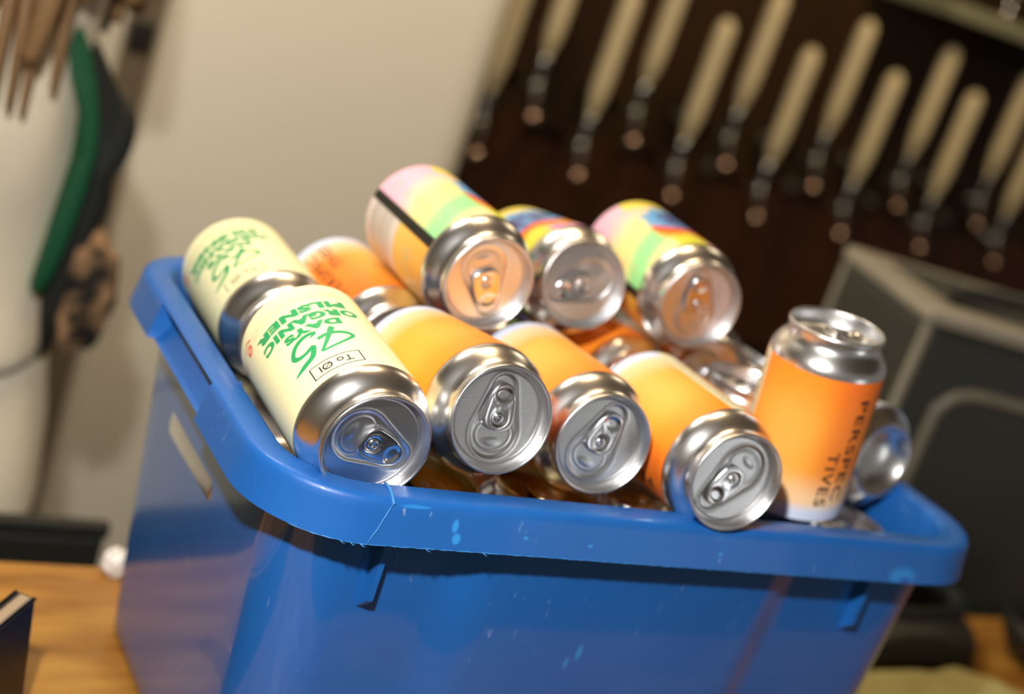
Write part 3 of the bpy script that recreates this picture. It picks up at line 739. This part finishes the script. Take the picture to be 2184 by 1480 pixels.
# ------------------------------------------------------------------ the person on the left, in profile facing left
def skin_mesh(name, verts, edges, radii, m, parent=None, sub=2, root=0):
    me = bpy.data.meshes.new(name); me.from_pydata(verts, edges, []); o = bpy.data.objects.new(name, me); COL.objects.link(o)
    o.modifiers.new('s', 'SKIN'); sk = me.skin_vertices[0].data
    for i, r in enumerate(radii):
        sk[i].radius = r if isinstance(r, tuple) else (r, r); sk[i].use_root = (i == root)
    s = o.modifiers.new('u', 'SUBSURF'); s.levels = sub; s.render_levels = sub
    dg = bpy.context.evaluated_depsgraph_get(); nm = bpy.data.meshes.new_from_object(o.evaluated_get(dg))
    o.modifiers.clear(); o.data = nm; nm.materials.clear(); nm.materials.append(m); nm.polygons.foreach_set('use_smooth', [True]*len(nm.polygons))
    if parent: o.parent = parent
    return o
PX, PY = -.075, .80
pe = empty('person', (PX, PY, FL), 'person in a cream fleece with long brown hair, wearing a backpack', 'person')
def pp(x, y, z): return (PX+x, PY+y, FL+z)
# body: one continuous surface (pelvis root), facing -x
bv = [pp(0, 0, .92), pp(.005, 0, 1.08), pp(0, 0, 1.24), pp(.01, 0, 1.37), pp(.005, 0, 1.44), pp(-.015, 0, 1.50),        # 0-5 spine, neck
      pp(-.03, -.14, 1.37), pp(-.085, -.165, 1.13), pp(-.23, -.16, 1.06), pp(-.31, -.15, 1.055),                            # 6-9 near arm
      pp(-.01, .15, 1.37), pp(.01, .19, 1.12), pp(-.17, .17, 1.04), pp(-.25, .16, 1.035),                               # 10-13 far arm
      pp(0, -.09, .86), pp(-.005, -.10, .48), pp(.02, -.10, .09), pp(-.10, -.11, .035),                                 # 14-17 near leg
      pp(0, .09, .86), pp(-.005, .10, .48), pp(.02, .10, .09), pp(-.10, .11, .035)]
be = [(0, 1), (1, 2), (2, 3), (3, 4), (4, 5), (3, 6), (6, 7), (7, 8), (8, 9), (3, 10), (10, 11), (11, 12), (12, 13), (0, 14), (14, 15), (15, 16), (16, 17), (0, 18), (18, 19), (19, 20), (20, 21)]
br = [.115, .095, .105, .08, .048, .05, .05, .04, .033, .024, .05, .04, .033, .024, .085, .055, .038, .03, .085, .055, .038, .03]
# hands: palm plus five fingers on each wrist
for wr, sy in ((9, -1), (13, 1)):
    w0 = Vector(bv[wr]); b0 = len(bv); pal = w0+Vector((-.055, 0, -.005)); bv.append(tuple(pal)); br.append((.030, .016)); be.append((wr, b0))
    for k, (dy, ln, dz) in enumerate(((-.030, .055, 0), (-.011, .068, .004), (.009, .064, .004), (.028, .050, 0))):
        a = pal+Vector((-.035, dy*sy, dz)); b = a+Vector((-ln*.5, dy*.15*sy, -.010)); c = b+Vector((-ln*.45, 0, -.022)); q = len(bv)
        bv += [tuple(a), tuple(b), tuple(c)]; br += [.0095, .0085, .0072]; be += [(b0, q), (q, q+1), (q+1, q+2)]
    a = pal+Vector((.005, -.034*sy, .002)); b = a+Vector((-.028, -.016*sy, -.010)); q = len(bv); bv += [tuple(a), tuple(b)]; br += [.011, .009]; be += [(b0, q), (q, q+1)]
body = skin_mesh('body', bv, be, br, SKIN); par(body, pe)
# head with face
bm = bmesh.new(); bmesh.ops.create_uvsphere(bm, u_segments=40, v_segments=28, radius=1)
for v in bm.verts:
    x, y, z = v.co; X = x*.098; Y = y*.075*(1-.18*max(0, -z)); Z = z*.118
    if x < 0: X *= 1-.10*max(0, -z)
    X -= .020*math.exp(-((y/.20)**2+((z+.08)/.16)**2))*(x < 0)            # nose
    X += .010*math.exp(-(((abs(y)-.42)/.16)**2+((z-.12)/.12)**2))*(x < 0)     # eye sockets
    X -= .006*math.exp(-((y/.30)**2+((z+.45)/.08)**2))*(x < 0)            # lips
    X -= .008*math.exp(-((y/.35)**2+((z+.85)/.2)**2))*(x < 0)             # chin
    v.co = Vector(pp(-.035+X, Y, 1.585+Z))
hd = bm_obj('head', bm, SKIN, smooth=True); par(hd, pe)
for sy in (-1, 1):
    bm = bmesh.new(); bmesh.ops.create_uvsphere(bm, u_segments=16, v_segments=10, radius=.012)
    for v in bm.verts: v.co += Vector(pp(-.105, sy*.031, 1.60))
    o = bm_obj('eye', bm, MATS['white_eye'] if 'white_eye' in MATS else mat('white_eye', (.75, .72, .68), .2), smooth=True); par(o, pe)
    par(mesh('ear', *tube(catmull([pp(-.02, sy*.076, 1.565), pp(-.005, sy*.084, 1.575), pp(.0, sy*.086, 1.60), pp(-.012, sy*.084, 1.612), pp(-.025, sy*.078, 1.60)], 5), .006, 8), SKIN), pe)
# clothing: lofted shells  (x centre, half depth, half width, z)
def loft(name, rings, m, n=56, wob=.006, seed=0, cap=True):
    V = []; F = []
    for j, (cx, rx, ry, z, *cy) in enumerate(rings):
        cyy = cy[0] if cy else 0
        for k in range(n):
            a = 2*PI*k/n; q = 1+wob/.12*noise.noise(Vector((math.cos(a)*1.7, math.sin(a)*1.7+seed, z*9)))
            ca, sa = math.cos(a), math.sin(a); V.append(pp(cx+rx*q*abs(ca)**.72*(1 if ca > 0 else -1), cyy+ry*q*abs(sa)**.72*(1 if sa > 0 else -1), z))
    for i in range(len(rings)-1):
        for k in range(n): F.append((i*n+k, i*n+(k+1) % n, (i+1)*n+(k+1) % n, (i+1)*n+k))
    if cap: F.append(tuple(range(n))[::-1]); F.append(tuple((len(rings)-1)*n+k for k in range(n)))
    return mesh(name, V, F, m)
def rings(L, per=5):
    P = catmull([(a, b, c) for a, b, c, d in L], per); Z = catmull([(d, 0, 0) for a, b, c, d in L], per)
    return [(p.x, p.y, p.z, q.x) for p, q in zip(P, Z)]
fl_ = loft('fleece', rings([(-.005, .150, .185, .895), (-.005, .155, .190, .91), (-.005, .146, .182, .96), (.0, .138, .178, 1.02), (.002, .140, .180, 1.07), (-.002, .140, .185, 1.13), (-.006, .142, .190, 1.20), (-.002, .140, .20, 1.28), (.005, .125, .20, 1.36), (.005, .085, .13, 1.425), (0, .062, .075, 1.455), (-.005, .060, .066, 1.475)]), CREAM); par(fl_, pe)
tr = loft('trousers', rings([(.0, .110, .165, .60), (.004, .150, .180, .70), (.016, .162, .185, .74), (.012, .160, .185, .80), (.005, .152, .182, .86), (-.002, .148, .178, .905), (-.004, .125, .165, .93)]), CREAM, seed=4); par(tr, pe)
for sy, nm in ((-1, 'near'), (1, 'far')):
    lg = loft('trouser_leg', [(a, b, c, d, sy*.095) for a, b, c, d in rings([(.02, .055, .055, .07), (.01, .062, .06, .3), (-.004, .075, .072, .48), (0, .095, .085, .66), (0, .12, .088, .74)])], CREAM, seed=8+sy); par(lg, pe)
    a = [Vector(bv[i]) for i in ((6, 7, 8, 9) if sy < 0 else (10, 11, 12, 13))]
    sl = mesh('sleeve', *tube(catmull([a[0]+Vector((0, -sy*.03, .01)), a[0], a[1], a[2], a[3]], 7), [.062+.0*i if i < 14 else .058-.001*(i-14) for i in range(29)], 20), CREAM); par(sl, pe)
    par(mesh('shoe', *tube(catmull([pp(.05, sy*.105, .05), pp(.02, sy*.105, .052), pp(-.06, sy*.11, .045), pp(-.13, sy*.115, .036)], 5), [.034, .042, .046, .048, .048, .048, .046, .045, .044, .043, .042, .040, .038, .036, .034, .028], 16), NEARBLACK), pe)
# hair: cap and long tapering locks over back, shoulder and chest
bm = bmesh.new(); bmesh.ops.create_uvsphere(bm, u_segments=36, v_segments=22, radius=1)
for v in bm.verts:
    x, y, z = v.co; k = 1.0 if (x > -.25 or z > .35) else .86
    v.co = Vector(pp(-.025+x*.108*k, y*.088*k, 1.602+z*.118*(1 if z > 0 else 1.0)))
g = G(); me_ = bm; Vv = [tuple(v.co) for v in bm.verts]; bm.verts.index_update(); Ff = [tuple(x.index for x in f.verts) for f in bm.faces]; bm.free(); g.add((Vv, Ff))
rnd = random.Random(3)
for i in range(64):
    th = rnd.uniform(-2.6, 2.6) if i % 3 else rnd.uniform(-2.5, -.4)
    sx, sy_ = math.cos(th), math.sin(th); top = pp(-.025+.10*sx, .085*sy_, 1.60+rnd.uniform(-.03, .03))
    end = rnd.uniform(1.165, 1.32); o1 = rnd.uniform(.9, 1.1)
    body_x = .150 if sx > 0 else .160
    g.add(tube(catmull([top, pp(-.02+.115*sx*o1, .10*sy_, 1.47), pp(.0+.135*sx*o1, .16*sy_, 1.37), pp(.0+body_x*sx*o1, .215*sy_*o1, 1.25), pp(.0+body_x*sx*o1+rnd.uniform(-.01, .01), .21*sy_*o1, end)], 6), [.011+.0005*min(k, 10)-.00062*max(0, k-10) for k in range(25)], 7))
for (hx, hy, zt) in ((.030, -.190, 1.120), (.055, -.180, 1.145), (.075, -.172, 1.165), (.01, -.20, 1.13), (.042, -.19, 1.150)):
    g.add(tube(catmull([pp(.04, -.075, 1.56), pp(hx*.8, -.12, 1.44), pp(hx*.9, -.175, 1.33), pp(hx, hy-.014, 1.22), pp(hx+.004, hy-.014, zt-.02)], 6), [.010]*14+[.009-.0007*k for k in range(11)], 7))
hr = g.obj('hair', HAIR); par(hr, pe)

# backpack on the person's back
be_ = empty('backpack', (PX+.17, PY, FL+1.05), 'black backpack with a green back panel, worn by the person in cream', 'backpack')
def outline_prism(name, pts, y0, y1, m, parent, bev=.012):
    P = catmull([(a, 0, b) for a, b in pts], 7, True); N = len(P); V = []; F = []; cx = sum(p.x for p in P)/N; cz = sum(p.z for p in P)/N
    Y = [(y0, .55), (y0+bev*.3, .82), (y0+bev, .96), (y0+bev*2.2, 1), (y1-bev*2.2, 1), (y1-bev, .96), (y1-bev*.3, .82), (y1, .55)]
    for y, s_ in Y:
        for p in P: V.append((cx+(p.x-cx)*s_, y, cz+(p.z-cz)*s_))
    for i in range(len(Y)-1):
        for k in range(N): F.append((i*N+k, i*N+(k+1) % N, (i+1)*N+(k+1) % N, (i+1)*N+k))
    F.append(tuple(range(N))[::-1]); F.append(tuple((len(Y)-1)*N+k for k in range(N)))
    o = mesh(name, V, F, m); par(o, parent); return o
# profile in the x-z plane (local), straps side first
outline_prism('bag_body', [(.030, .063), (.052, .040), (.074, .010), (.092, -.006), (.094, -.036), (.085, -.057), (.087, -.087), (.084, -.113), (.077, -.15), (.071, -.187), (.066, -.235), (.050, -.24), (.042, -.18), (.048, -.10), (.050, -.03), (.040, .03)], .668, .86, BAGB, be_)
outline_prism('green_panel', [(.006, .074), (.018, .066), (.031, .048), (.046, .014), (.056, -.028), (.056, -.068), (.051, -.119), (.042, -.160), (.031, -.162), (.036, -.115), (.039, -.070), (.045, -.030), (.037, .004), (.022, .040)], .643, .668, BAGG, be_, .002)
par(mesh('carry_loop', *tube(catmull([(.020, .68, .075), (.024, .70, .110), (.045, .72, .112), (.055, .72, .050)], 8), .006, 10), BAGB), be_)
fu = blob('fur_pouch', (.084, .672, -.166), (.023, .024, .056), FURB, None, .22, 1.8, 4, 1.3)
tag(fu, 'mottled brown furry pouch hanging beneath the black and green backpack', 'pouch')

# ------------------------------------------------------------------ lift everything to its height over the floor
for o in list(SC.objects):
    if o.parent is None and o is not cam: o.location.z += ZO
